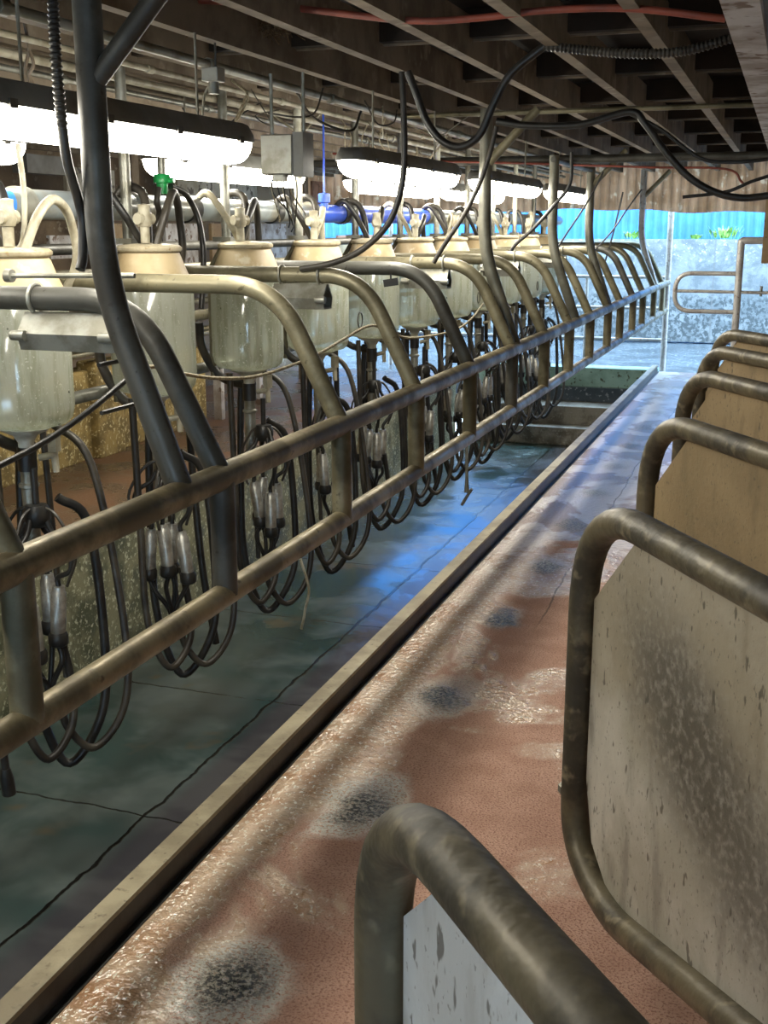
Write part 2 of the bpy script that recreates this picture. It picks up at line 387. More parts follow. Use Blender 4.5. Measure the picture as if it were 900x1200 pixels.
while y < 13.5:
    struct(MB().box((-2.1, y, RZ+.115), (7.9, .05, .10)).build('trim_%d' % (i+1), 'darkwood', smooth=False)); i += 1
    struct(MB().box((-2.1, y+.028, RZ+.072), (7.9, .012, .03)).build('trim_%d' % (i+1), 'joist', smooth=False)); i += 1
    y += 1.17

def corrugated(x0, x1, y, z0, z1, pitch, amp, th, name, mat):
    b = MB(); n = int((x1-x0)/pitch*8); o = 0
    for side in (0, 1):
        for i in range(n+1):
            x = x0+(x1-x0)*i/n; yy = y+amp*math.sin(2*math.pi*(x-x0)/pitch)+side*th
            zb = z0+(.02*math.sin(x*2.1)+.012*math.sin(x*7)) if name.startswith('valance') else z0
            b.v += [Vector((x, yy, zb)), Vector((x, yy, z1))]
    for i in range(n):
        a = 2*i; b.f.append((a, a+2, a+3, a+1)); c = 2*(n+1)+2*i; b.f.append((c, c+1, c+3, c+2))
        b.f.append((a, c, c+2, a+2))
    return b.build(name, mat)
v_ = corrugated(-5.7, 1.7, 13.62, 1.735, 2.34, .098, .021, .004, 'valance_sheet', 'tin_rust')
tag(v_, 'rusty translucent corrugated sheet hanging across the top of the far opening', 'corrugated sheet')
v_ = corrugated(-13, 8, 19.6, -.2, 4.0, .13, .02, .004, 'tin_fence', 'tin_blue')
tag(v_, 'tall blue corrugated metal fence beyond the yard wall', 'fence')
# weeds on the yard wall
for j, (px, hgt, lab) in enumerate(((848, .22, 'yellow green weed tuft on top of the yard wall, right of the white post'), (742, .14, 'small green weed on the yard wall, left of the white post'), (815, .08, 'low weed sprig on the yard wall between two larger tufts'))):
    p = PY(px, 282, 18.75); b = MB()
    for k in range(60):
        a = random.uniform(0, 6.28); l = hgt*random.uniform(.5, 1); r0 = random.uniform(0, hgt*.7)
        c = Vector((p.x+r0*math.cos(a)*1.5, 18.75+r0*math.sin(a)*.3, 1.38)); tip = c+Vector((math.cos(a)*l*.5, math.sin(a)*l*.3, l)); side = Vector((-math.sin(a), math.cos(a), .2))*.022
        o = len(b.v); mid = c.lerp(tip, .5)+Vector((0, 0, .02)); b.v += [c, mid+side, tip, mid-side, mid+Vector((0, 0, .006))]; b.f += [(o, o+1, o+4), (o+1, o+2, o+4), (o+2, o+3, o+4), (o+3, o, o+4)]
    tag(b.build('weed_tuft', 'leaf', smooth=False, at=(p.x, 18.75, 1.38)), lab, 'weed')

# ------------------------------------------------------------------ steel kerb
kb = thing('steel_kerb', 'rusty angle steel kerb running along the edge of the pink platform', 'kerb', (-1.33, 5.3, 0))
MB().prism([(-1.362, 0, .07), (-1.308, 0, .07), (-1.308, 0, .058), (-1.35, 0, .058), (-1.35, 0, -.08), (-1.362, 0, -.08)], (0, -2.4, 0), (0, YE, 0)).build('angle_steel', 'kerb', kb, smooth=False)
MB().prism([(-1.349, 0, .057), (-1.3105, 0, .057), (-1.304, 0, .0), (-1.349, 0, 0)], (0, -2.4, 0), (0, YE, 0)).build('inner_face_shade', 'rubber', kb, smooth=False)  # black strip standing in for shade on the kerb's inner face
struct(MB().box((-1.295, 5.3, .0), (.02, 15.5, .006)).build('trim_80', 'rubber', smooth=False))

# ------------------------------------------------------------------ rump rail
RE = 14.42
rail = thing('rump_rail', 'long galvanised pipe rump rail with curved hoops along the milking pit', 'railing', (K, 1.8, 0))
MB().tube([(K, -1.0, .91), (K, RE, .91)], .036, 18).build('upper_rail', 'bar', rail)
MB().tube([(K, -1.0, .585), (K, RE, .585)], .033, 18).build('lower_rail', 'bar', rail)
MB().tube([(K-.035, -1.0, .885), (K-.035, RE, .885)], .022, 12).build('backing_rail', 'galv', rail)
HY = [.95, 1.8, 2.68, 3.56, 4.40, 5.24, 6.12, 7.0, 7.85, 8.72, 9.62, 10.36, 11.22, 12.0, 13.0, 13.9]
for yy in HY:
    MB().tube([(K, yy, .585), (K, yy, .90)], .034, 16).build('upright', 'darkpost' if yy in (2.68, 6.12) else 'galv', rail)
    hp = bend([(-2.66, yy, 1.365), (-1.61, yy, 1.365), (K-.005, yy, .915)], .17, 10)
    MB().tube(hp, .032, 16).build('hoop', 'darkpost' if yy in (2.68, 5.24, 11.22) else 'galv', rail)
MB().tube([(-2.68, .9, 1.365), (-2.68, 13.95, 1.365)], .024, 12).build('hoop_tie_pipe', 'galv', rail)
for yy, top in ((2.47, 2.16), (6.22, 2.16), (8.12, 2.03), (9.67, 2.03), (13.2, 2.16)):
    p = MB().tube(bend([(-1.575, yy, top), (-1.575, yy, 1.43), (K-.005, yy, .915)], .16, 8), .034, 18).build('post', 'white_steel' if yy > 13 else ('darkpost' if yy < 5 else 'postgrey'), rail)
    if yy != 8.12 :
        MB().tube([(-1.575, yy, 1.87), (-1.30, yy, 2.15)], .024, 12).build('brace', 'darkpost' if yy < 5 else 'galv', rail)
MB().tube([(K, RE, -.2), (K, RE, 1.79)], .036, 16).build('end_post', 'white_steel', rail)
for (a, b_) in ((2.68, 1.22), (2.68, 1.1)):
    MB().tube([(-1.60, 2.47, b_), (-1.60, 2.68, b_)], .006, 8).build('tie_rod', 'rubber', rail)
# metal channels clamped below some hoops
def channel(yy, x0, x1, lab):
    t = thing('pipe_bracket', lab, 'bracket', ((x0+x1)/2, yy, 1.28), 'channel brackets clamped under the hoop pipes')
    b = MB(); z0 = 1.33
    w_ = .055
    prof = [(-.012, z0), (-w_, z0-.055), (-w_*.75, z0-.10), (w_*.75, z0-.10), (w_, z0-.055), (.012, z0), (.006, z0-.008), (w_-.008, z0-.057), (w_*.72, z0-.092), (-w_*.72, z0-.092), (-w_+.008, z0-.057), (-.006, z0-.008)]
    b.prism([(0, yy+p, z) for p, z in prof], (x0, 0, 0), (x1, 0, 0)); b.build('channel', 'zinc', t, smooth=False)
    for xx in (x0+.03, x1-.03):
        c = MB(); c.tube([(xx, yy+.037*math.cos(a), 1.365+.037*math.sin(a)) for a in [math.pi*(-.35+1.7*i/12) for i in range(13)]], .006, 8); c.build('clamp', 'zinc', t)
    MB().tube([(x0-.012, yy-w_-.004, z0-.06), (x0+.03, yy-w_-.004, z0-.06)], .014, 10).build('bolt', 'zinc', t)
    MB().tube([(x1-.03, yy-w_-.004, z0-.06), (x1+.012, yy-w_-.004, z0-.06)], .014, 10).build('bolt', 'zinc', t)
channel(2.68, -1.95, -1.66, 'folded metal channel clamped under the nearest hoop pipe')
channel(4.40, -1.99, -1.76, 'folded metal channel clamped under the hoop pipe before the fourth jar')
channel(6.12, -1.98, -1.74, 'folded metal channel clamped under a hoop pipe at the middle post')
channel(7.85, -1.98, -1.74, 'small folded metal channel clamped beyond the middle post')
channel(9.62, -1.98, -1.74, 'farthest folded metal channel clamped under the hoop pipes')
b = MB().tube([(-1.99, 2.66, 1.425), (-1.60, 2.66, 1.43)], .007, 8).tube([(-1.995, 2.66, 1.425), (-1.975, 2.66, 1.425)], .018, 10)
tag(b.build('latch_rod', 'zinc', at=(-1.8, 2.66, 1.425)), 'thin metal rod with a round end lying over the nearest hoop pipe', 'rod')
# cross pipes tying the posts under the joists
tag(MB().tube([(-3.6, 8.72, 2.035), (1.7, 8.72, 2.035)], .03, 14).tube([(-1.575, 8.08, 2.0), (-1.575, 9.70, 2.0)], .02, 10).build('cross_pipe', 'darkpost'), 'thick dark pipe crossing below the joists at the middle posts', 'pipe')
tag(MB().tube([(-2.1, 6.22, 2.135), (1.7, 6.22, 2.135)], .013, 10).build('cross_rod', 'galv'), 'thin rod crossing under the joists above the nearer middle post', 'rod')

# ------------------------------------------------------------------ bail gates, right
def gate(y0, ang, mat, lab, x0=-.345, zt=1.005, rad=.24):
    a = math.radians(ang); d = Vector((math.sin(a), -math.cos(a), 0)); n = Vector((math.cos(a), math.sin(a), 0))
    t = bpy.data.objects.new('bail_gate', None); COL.objects.link(t); t.location = (x0, y0, 0); t.rotation_euler = (0, 0, math.atan2(d.y, d.x))
    tag(t, lab, 'gate', 'curved herringbone bail gates on the pink platform')
    def mk(b, name, mat, par=t):
        me = bpy.data.meshes.new(name); me.from_pydata(b.v, [], b.f); me.materials.append(M[mat]); o = bpy.data.objects.new(name, me); COL.objects.link(o); o.parent = par
        for p in me.polygons: p.use_smooth = True
        me.set_sharp_from_angle(angle=math.radians(38)); return o
    path = bend([(1.05, 0, zt), (-.02, 0, zt), (-.02, 0, .235), (.17, 0, .165), (1.05, 0, .36)], [rad, .16, .16], 10)
    mk(MB().tube(path, .031, 20), 'frame', 'gate_tube')
    cc = .12 if rad < .2 else .19
    poly = [(.015+cc, zt-.02), (.02, zt-.01-cc), (.02, .40), (.06, .27), (.16, .195), (1.0, .37), (1.0, zt-.02)]
    mk(MB().prism([(x, 0, z) for x, z in poly], (0, .006, 0), (0, .010, 0)), 'sheet_panel', mat)
    b = MB().tube([(-.035, 0, .33), (-.075, 0, .33)], .008, 8).tube([(-.066, 0, .33), (-.082, 0, .33)], .017, 6); mk(b, 'bolt', 'zinc')
    mk(MB().tube([(.72, .033*math.cos(q), 1.005+.033*math.sin(q)) for q in [i*math.pi/6 for i in range(13)]], .006, 8, cap=False).tube([(.72, -.033, 1.0), (.715, -.034, .96), (.722, -.03, .93)], .005, 8), 'wire_tie', 'twine')
    MBt = MB().tube([(1.0, 0, 0), (1.0, 0, 1.35)], .035, 14); mk(MBt, 'pivot_post', 'gate_tube')
    return t
gate(1.0, 41, 'panel_blue', 'nearest bail gate, pale zinc sheet in a thick brown pipe at the bottom edge', -.338, 1.0, .17)
gate(2.30, 33, 'panel_pale', 'large bail gate with a stained grey sheet, second from the camera')
gate(3.45, 33, 'panel_ochre', 'third bail gate from the camera, brown ochre sheet')
gate(4.60, 33, 'panel_ochre', 'fourth bail gate from the camera, ochre sheet half hidden')
gate(5.57, 33, 'panel_ochre', 'fifth bail gate from the camera, showing a dark round mark')
gate(6.50, 33, 'panel_ochre', 'farthest bail gate, in front of the white gate post')

# far right yard gate
g = thing('yard_gate', 'galvanised rounded pipe gate on a post at the far right opening', 'gate', (-.43, 11, 0))
MB().tube(bend([(-.43, 11, 0), (-.43, 11, 1.44), (.9, 11, 1.44)], .02, 3), .032, 14).build('gate_post', 'white_steel', g)
MB().tube(bend([(-.44, 11, 1.15), (-.98, 11, 1.15), (-.98, 11, .81), (-.44, 11, .81)], .15, 8), .020, 12).build('gate_loop', 'white_steel', g)
MB().tube([(-.96, 11, .99), (-.0, 11, .985)], .014, 10).build('gate_bar', 'white_steel', g)
MB().tube([(-.23, 11, .955), (-.23, 11, 1.045)], .012, 8).tube([(-.2, 11, .985), (.6, 11, .98)], .006, 8).build('latch', 'zinc', g)
# far left pipe fence in the yard
g = thing('yard_fence', 'low pipe fence with a rounded end beyond the pit stairs', 'fence', (-2.3, 14.45, -.2))
for z, mt in ((.97, 'orangehose'), (.60, 'white_steel'), (.22, 'white_steel')):
    MB().tube([(-4.9 if z < .9 else -3.6, 14.47, z), (K-.03, 14.47, z)], .02, 10).build('rail', 'white_steel', g)
MB().tube(bend([(-3.3, 14.47, -.2), (-3.3, 14.47, .97), (-2.9, 14.47, .97)], .2, 8), .022, 10).build('rail_end', 'white_steel', g)
MB().tube([(-2.35, 14.47, -.2), (-2.35, 14.47, .97)], .02, 10).build('fence_post', 'white_steel', g)
MB().tube([(-4.9, 14.47, -.2), (-4.9, 14.47, 1.6)], .03, 10).build('fence_post', 'white_steel', g)
tag(MB().box((.74, 9.3, 1.72), (1.9, .02, .86)).build('plywood_board', 'ply', smooth=False, at=(.74, 9.3, 1.29)), 'beige plywood board at the right edge, above the far gates', 'board')
for dx in (.0,): 
    tag(MB().box((-.05, 5.0, 1.76), (.07, .07, .56)).build('hanging_post', 'darkwood', smooth=False, at=(-.02, 5.0, 1.6)), 'dark timber post hanging from the roof at the right edge', 'post')
# feed bin overhead at the top right
g = thing('feed_trough', 'grey overhead feed trough with a pale edge board, top right corner', 'trough', (.2, 2, 2.0))
MB().box((.33, 4.0, 2.075), (.98, 9.2, .02)).build('trough_base', 'greybox', g, smooth=False)
MB().box((-.16, 4.0, 2.125), (.03, 9.2, .13)).build('trough_side', 'joist', g, smooth=False)
MB().box((-.152, 4.0, 2.055), (.085, 9.2, .035)).build('edge_board', 'window_cloth', g, smooth=False)

# ------------------------------------------------------------------ light fittings
def fitting(x, y0, y1, lab, grp):
    t = thing('fluorescent_light', lab, 'light', (x, (y0+y1)/2, 1.9), grp)
    b = MB(); yc = (y0+y1)/2; L = (y1-y0)/2
    def shell(prof, z0, ez):   # rounded trough: half section swept along y with shrinking ends
        bb = MB(); rows = []
        N = 14
        ys = [(-L, .35), (-L+.012, .7), (-L+.04, .93), (-L+.09, 1), (L-.09, 1), (L-.04, .93), (L-.012, .7), (L, .35)]
        for yy, s in ys:
            for (px, pz) in prof: bb.v.append(Vector((x+px*s, yc+yy, z0+pz*s)))
        n = len(prof)
        for i in range(len(ys)-1):
            for j in range(n): k2 = (j+1) % n; bb.f.append((i*n+j, i*n+k2, (i+1)*n+k2, (i+1)*n+j))
        bb.f.append(tuple(range(n))); e = (len(ys)-1)*n; bb.f.append(tuple(range(e+n-1, e-1, -1))); return bb
    lower = [(.068*math.cos(a), .075*math.sin(a)) for a in [math.pi+math.pi*i/12 for i in range(13)]]
    upper = [(.078, -.006), (.078, .016), (.055, .055), (-.055, .055), (-.078, .016), (-.078, -.006)]
    shell(lower, 1.835, 0).build('diffuser', 'lamp', t)
    shell(upper, 1.838, 0).build('housing', 'greybox', t)
    for s in (-1, 1):
        for q in (.25, .8): MB().box((x+s*.077, yc+L*q, 1.835), (.012, .03, .022)).build('clip', 'darkpost', t, smooth=False); MB().box((x+s*.077, yc-L*q, 1.835), (.012, .03, .022)).build('clip', 'darkpost', t, smooth=False)
    for q in (-.6, .6): MB().tube([(x, yc+L*q, 1.885), (x, yc+L*q, RZ)], .005, 6).build('hanger_rod', 'zinc', t)
    return t
near = [(.0, 1.6), (2.27, 3.80), (4.85, 6.48), (7.05, 8.75), (9.35, 11.1)]
nl = ['fluorescent light behind the camera end of the near row', 'longest looking bright fluorescent light, at the upper left corner', 'fluorescent light of the near row, above the fourth and fifth jars', 'third fluorescent light of the near row, right of the middle post', 'farthest fluorescent light of the near row, before the corrugated sheet']
for (a, b_), l in zip(near, nl): fitting(-1.84, a, b_, l, 'fluorescent lights of the near row')
farl = [(2.0, 3.58), (4.5, 6.08), (6.9, 8.6), (9.0, 10.8)]
nl = ['far row fluorescent light mostly hidden, its end showing by the left edge', 'far row fluorescent light seen behind the grey junction box', 'far row fluorescent light just below the near row one, centre', 'smallest far row fluorescent light, left of the middle post']
for (a, b_), l in zip(farl, nl): fitting(-2.6, a, b_, l, 'fluorescent lights of the far row')

# ------------------------------------------------------------------ pipelines
g = thing('vacuum_pipeline', 'thick grey plastic vacuum pipe running above all the milk jars', 'pipe', (-2.55, 6, 1.63))
def seg_(y0, y1, mat, nm='pipe_section', r=.052): MB().tube([(-2.55, y0, 1.63), (-2.55, y1, 1.63)], r, 24).build(nm, mat, g)
seg_(.0, 3.42, 'lightblue', 'blue_pipe_section'); seg_(3.42, 6.15, 'pvc' if 'pvc' in M else 'zinc'); seg_(6.15, 8.3, 'bluepl', 'blue_pipe_section'); seg_(8.3, 13.5, 'pvc')
for yy in (3.5, 4.28, 4.72, 5.62, 6.12, 6.6, 8.3, 9.9):
    seg_(yy-.035, yy+.035, 'rubber' if yy in (4.72, 5.62, 6.6) else 'zinc', 'coupling', .060)
tag(MB().tube([(-2.95, .2, 1.46), (-2.95, 13.4, 1.46)], .024, 12).build('pulsator_pipe', 'darkpost'), 'thin dark pipe running behind the jar lids', 'pipe')
tag(MB().tube([(-2.75, .2, 1.13), (-2.75, 13.2, 1.13)], .026, 12).tube([(-2.75, .2, 1.06), (-2.75, 13.2, 1.06)], .014, 8).build('wash_pipe', 'galv'), 'twin pipes running behind the middle of the jars', 'pipe')
g = thing('milk_line', 'low pale milk pipe running just behind the jar bottoms', 'pipe', (-2.62, 6, .9))
MB().tube([(-2.62, .2, .90), (-2.62, 13.0, .90)], .026, 14).build('line', 'zinc', g)

# ------------------------------------------------------------------ milk jars
JX = -2.35; JY = [3.17+.853*k for k in range(11)]
def make_jar():
    t = bpy.data.objects.new('milk_jar', None); COL.objects.link(t)
    def mk(b, name, mat, par=t):
        me = bpy.data.meshes.new(name); me.from_pydata(b.v, [], b.f); me.materials.append(M[mat]); o = bpy.data.objects.new(name, me); COL.objects.link(o); o.parent = par
        for p in me.polygons: p.use_smooth = True
        me.set_sharp_from_angle(angle=math.radians(50)); return o
    R = .165     # local z: 0 = bottom of glass (.915 world)
    mk(MB().lathe([(.02, .0), (.11, .002), (.140, .010), (.157, .028), (R, .062), (R, .40), (R-.004, .405)], seg=40), 'glass_body', 'glass')
    mk(MB().lathe([(R-.012, .395), (R, .40), (R-.004, .435), (R-.02, .465), (.118, .535), (.112, .545), (.112, .562), (.0, .563)], seg=40), 'shoulder', 'shoulder')
    mk(MB().lathe([(.0, .545), (.120, .545), (.126, .552), (.126, .562), (.116, .570), (.06, .576), (.0, .578)], seg=32), 'lid', 'cream')
    mk(MB().lathe([(.012, .03), (.012, .54)], seg=10).tube([(.0, .06, .05), (.03, .03, .3), (.02, .02, .53)], .009, 8), 'dip_tube', 'palehose')
    mk(MB().lathe([(.0, .008), (.085, .006), (.088, -.006), (.08, -.012), (.04, -.03), (.026, -.055), (.026, -.075), (.0, -.075)], seg=24), 'outlet_cone', 'white_pl')
    mk(MB().lathe([(.0, -.07), (.031, -.07), (.032, -.15), (.0, -.15)], seg=18), 'rubber_sleeve', 'rubber')
    mk(MB().lathe([(.0, -.15), (.026, -.15), (.026, -.19), (.034, -.195), (.034, -.205), (.026, -.21), (.026, -.50), (.0, -.50)], seg=18), 'drain_pipe', 'zinc')
    v = mk(MB().tube([(.03, -.05, .578), (.03, -.05, .64)], .018, 12).lathe([(.0, .635), (.024, .64), (.030, .66), (.022, .70), (.024, .72), (.0, .725)], (.03, -.05, 0), 14).tube([(.03, -.09, .668), (.03, -.01, .668)], .022, 12), 'valve', 'palehose')
    mk(MB().tube(spline([(-.03, .03, .58), (-.04, .04, .68), (-.08, .06, .77), (-.16, .05, .79), (-.2, .03, .74)]), .017, 10), 'vacuum_elbow', 'hose')
    mk(MB().tube([(.07, .05, -.03), (.075, .05, -.16)], .012, 8).tube([(.075, .05, -.10), (.03, .02, -.11)], .012, 8).box((.075, .05, -.06), (.03, .03, .06)), 'side_tap', 'palehose')
    return t
jar0 = make_jar()
jl = ['milk jar nearest the camera, cut by the left edge of the photo', 'second milk jar, behind the dark near post', 'third milk jar, under the bend of a pale hoop pipe', 'fourth milk jar, with a channel bracket in front', 'fifth milk jar, with a pale blue mark, right of the bracket', 'sixth milk jar, with a blue smudge, seen through the hoops', 'seventh milk jar, left of the middle post', 'eighth milk jar, beside the middle post', 'ninth milk jar, just right of the middle post', 'tenth milk jar, in the glare behind the far posts', 'last milk jar of the row, smallest and farthest']
for k, yy in enumerate(JY):
    o = jar0 if k == 0 else copy_tree(jar0)
    o.location = (JX, yy, .915); o.rotation_euler = (0, 0, random.uniform(-.5, .5) if k else 0)
    tag(o, 'cloudy glass '+jl[k], 'jar', 'milk recorder jars hanging in a row over the pit')
    if k in (4, 5):
        q = PY((422, 463)[k-4], (357, 350)[k-4], yy-.15)
        MB().tube([(q.x+.012*math.cos(a), yy-.166, q.z+.016*math.sin(a)) for a in [i*math.pi/5 for i in range(11)]], .004, 6).build('blue_mark', 'lightblue', o) if False else None
# jar hanger posts
for k, yy in enumerate(JY):
    t = thing('jar_hanger', 'pale steel hanger post behind the lid of the '+['nearest', 'second', 'third', 'fourth', 'fifth', 'sixth', 'seventh', 'eighth', 'ninth', 'tenth', 'last'][k]+' milk jar', 'post', (-2.5, yy+.04, 2.1), 'steel hanger posts holding the jars')
    MB().tube([(-2.47, yy+.05, RZ), (-2.47, yy+.05, 1.5)], .021, 14).build('post', 'zinc' if k % 3 else 'white_pl', t)
    MB().tube([(-2.47, yy+.05, 1.5), (-2.56, yy+.05, 1.36), (-2.56, yy+.05, .86)], .014, 10).build('lower_strap', 'galv', t)
    MB().box((-2.455, yy+.02, 1.50), (.09, .10, .02)).build('clamp', 'zinc', t, smooth=False)
# hose arches above the lids
arc = [('hose', .13, .017), ('palehose', .16, .014), ('rubber', .12, .015)]
for k, yy in enumerate(JY):
    mats = ['palehose', 'hose', 'rubber']
    for j in range(2 if k < 9 else 1):
        m_ = mats[(k+j) % 3]; hgt = random.uniform(.14, .22); w2 = random.uniform(.10, .16); xo = random.uniform(-.05, .08)
        P = [(JX+xo, yy-.03-j*.03, 1.47), (JX+xo+.03, yy+.02, 1.47+hgt*.7), (JX+xo, yy+w2, 1.47+hgt), (JX+xo-.06, yy+w2*2.1, 1.47+hgt*.6), (JX+xo-.08, yy+w2*2.3, 1.40), (JX-.2, yy+w2*2.2, 1.15)]
        if j: P = [(JX-.02, yy, 1.48), (JX-.06, yy-.07, 1.60), (JX-.13, yy-.1, 1.70), (JX-.2, yy-.08, 1.67)]
        tag(MB().tube(spline(P, 6), .015 if j else .016, 10).build('arched_hose', m_, at=P[0]), ('short' if j else 'long')+{'palehose': ' pale', 'hose': ' dark grey', 'rubber': ' black'}[m_]+' hose arching over the lid of the '+['nearest', 'second', 'third', 'fourth', 'fifth', 'sixth', 'seventh', 'eighth', 'ninth', 'tenth', 'last'][k]+' jar', 'hose', 'arched hoses above the jars')

# ------------------------------------------------------------------ milking clusters
def make_cluster(rv):
    t = bpy.data.objects.new('milking_cluster', None); COL.objects.link(t)
    def mk(b, name, mat, par=t):
        me = bpy.data.meshes.new(name); me.from_pydata(b.v, [], b.f); me.materials.append(M[mat]); o = bpy.data.objects.new(name, me); COL.objects.link(o); o.parent = par
        for p in me.polygons: p.use_smooth = True
        me.set_sharp_from_angle(angle=math.radians(50)); return o
    # local origin = hanging point (world z .80); cups between z -.42 and -.60
    mk(MB().lathe([(.0, -.14), (.035, -.145), (.045, -.165), (.045, -.195), (.03, -.22), (.0, -.225)], (0, 0, 0), 20).tube([(0, 0, -.15), (0, 0, -.02)], .012, 10), 'claw', 'rubber')
    for i, (cx, cy) in enumerate(((-.055, -.03), (.02, -.06), (-.02, .05), (.055, .02))):
        cx += rv.uniform(-.012, .012); cy += rv.uniform(-.012, .012); dz = rv.uniform(-.03, .03); tilt = rv.uniform(-.03, .03)
        top = Vector((cx, cy, -.43+dz)); bot = Vector((cx+tilt, cy, -.61+dz))
        c = mk(MB().tube([top, top.lerp(bot, .12), top.lerp(bot, .14), top.lerp(bot, .9), bot], [.020, .023, .0265, .0265, .024], 16), 'teat_cup', 'steel')
        mk(MB().tube([bot+Vector((0, 0, .012)), bot, bot-Vector((0, 0, .03)), bot-Vector((0, 0, .038))], [.028, .034, .034, .026], 16), 'jetter', 'rubber', c)
        o_ = Vector((cx, cy, 0)).normalized()
        mk(MB().tube(spline([(cx*.5, cy*.5, -.19), (cx*.9, cy*.9, -.24), (cx*1.7, cy*1.7, -.28), (cx*1.8, cy*1.8, -.36), (top.x, top.y, -.40+dz), tuple(top)], 5), .0095, 8), 'milk_tube', 'rubber', c)
        mk(MB().tube(spline([tuple(bot-Vector((0, 0, .035))), (cx*.9, cy*.9, -.70+dz), (cx*.3, cy*.3, -.77), (0, 0, -.84)], 5), .010, 8), 'wash_tube', 'rubber', c)
        mk(MB().tube(spline([(cx*.3, cy*.3, -.15), (cx*1.2, cy*1.2, -.18), (cx*2.2, cy*2.0, -.30), (cx*1.5, cy*1.5, -.42)], 5), .006, 6), 'pulse_tube', 'hose', c)
    return t
for k, yy in enumerate(JY[:11]):
    t = make_cluster(random.Random(k+3))
    t.location = (-2.30+random.uniform(-.03, .03), yy-.02, .80); t.rotation_euler = (0, 0, random.uniform(-.6, .6)); s_ = 1.0
    tag(t, 'steel and black rubber milking cluster hanging under the '+['nearest', 'second', 'third', 'fourth', 'fifth', 'sixth', 'seventh', 'eighth', 'ninth', 'tenth', 'last'][k]+' milk jar', 'milking cluster', 'milking clusters hanging below the jars')
nm = ['nearest', 'second', 'third', 'fourth', 'fifth', 'sixth', 'seventh', 'eighth', 'ninth', 'tenth', 'last']
def hose(P, r, mat, lab, name='looped_hose', grp='rubber hoses looping under the jars', k=8, seg=10):
    P = [Vector(p) for p in P]
    return tag(MB().tube(spline(P, k), r, seg).build(name, mat, at=P[0]), lab, 'hose', grp)
rr = random.Random(5)
for k, yy in enumerate(JY):
    x = -2.30
    lo = -.34+rr.uniform(-.03, .06)
    # a big loop, from the claw's bottom up to the milk valve; second loop; third straight drop
    w1 = rr.uniform(.11, .17)
    hose([(x-.12, yy+.06, .86), (x-.13, yy+.05, .5), (x-.11, yy+.02, .0), (x-.02, yy+.05, lo), (x+.09, yy+.12, lo+.16), (x+.10, yy+.16, .1), (x+.07, yy+.15, .55), (x, yy+.08, .66)], .0165, 'rubber', 'deepest black milk hose loop under the '+nm[k]+' milk jar')
    hose([(x+.02, yy-.0, -.02), (x+.03, yy, -.14), (x+.10, yy+.06, -.24), (x+.17, yy+.16, -.10), (x+.15, yy+.21, .2), (x+.05, yy+.22, .75), (x-.1, yy+.2, .9)], .014, 'hose', 'grey brown wash hose looping beside the cluster of the '+nm[k]+' milk jar')
    hose([(x-.1, yy-.1, .9), (x-.08, yy-.12, .4), (x-.05, yy-.15, .0), (x+.02, yy-.12, lo+.1), (x+.06, yy-.02, lo+.17), (x+.05, yy+.02, .0), (x+.03, yy, .2)], .0145, 'hose', 'dark pulsation hose hanging left of the cluster of the '+nm[k]+' milk jar')
    if k % 2 == 1: hose([(x-.05, yy+.25, .92), (x-.04, yy+.26, .5), (x+.0, yy+.24, .1), (x+.04, yy+.26, -.3+rr.uniform(0, .1))], .016, 'rubber', 'straight black hose hanging right of the cluster of the '+nm[k]+' milk jar', 'hanging_hose')
    hose([(x-.3, yy+.0, 1.12), (x-.3, yy+.02, 1.0), (x-.24, yy+.06, .87), (x-.12, yy+.05, .83), (x-.04, yy+.02, .84)], .020, 'hose', 'thick curved hose joining the '+nm[k]+' jar outlet to the pipe behind', 'outlet_hose')
    hose([(x-.2, yy+.3, .93), (x-.19, yy+.31, .4), (x-.17, yy+.30, -.1)], .012, 'hose', 'thin drop tube hanging between the '+nm[k]+' jar and the one beyond', 'drop_tube')

# hook tool and wire whisk hanging
t = tag(MB().tube([PY(547, 440, 6.9), PY(547, 560, 6.9), PY(547, 577, 6.9)], [.010, .010, .018], 10).tube([PY(541, 592, 6.9), PY(547, 582, 6.9), PY(553, 573, 6.9)], .010, 8).build('spray_gun', 'zinc', at=PY(547, 440, 6.9)), 'wash down spray gun hanging low under the rails, centre', 'spray gun')
c = [PY(352, 655, 4.9), PY(362, 690, 4.9), PY(358, 712, 4.9), PY(356, 725, 4.9), PY(353, 737, 4.9)]
tag(MB().tube(spline(c), .007, 8).build('wire_hook', 'palehose', at=c[0]), 'pale thin hose end dangling below the fourth cluster', 'hose')
t = thing('hose_nozzle', 'dark hose with a round nozzle hanging at the lower left edge', 'hose', PX(5, 870, -2.0))
MB().tube([PX(0, 850, -2.0), PX(7, 905, -2.0)], .012, 10).build('tube', 'rubber', t); MB().tube([PX(6, 900, -2.0), PX(8, 912, -2.0), PX(11, 930, -2.0)], [.014, .02, .02], 12).build('nozzle', 'rubber', t)

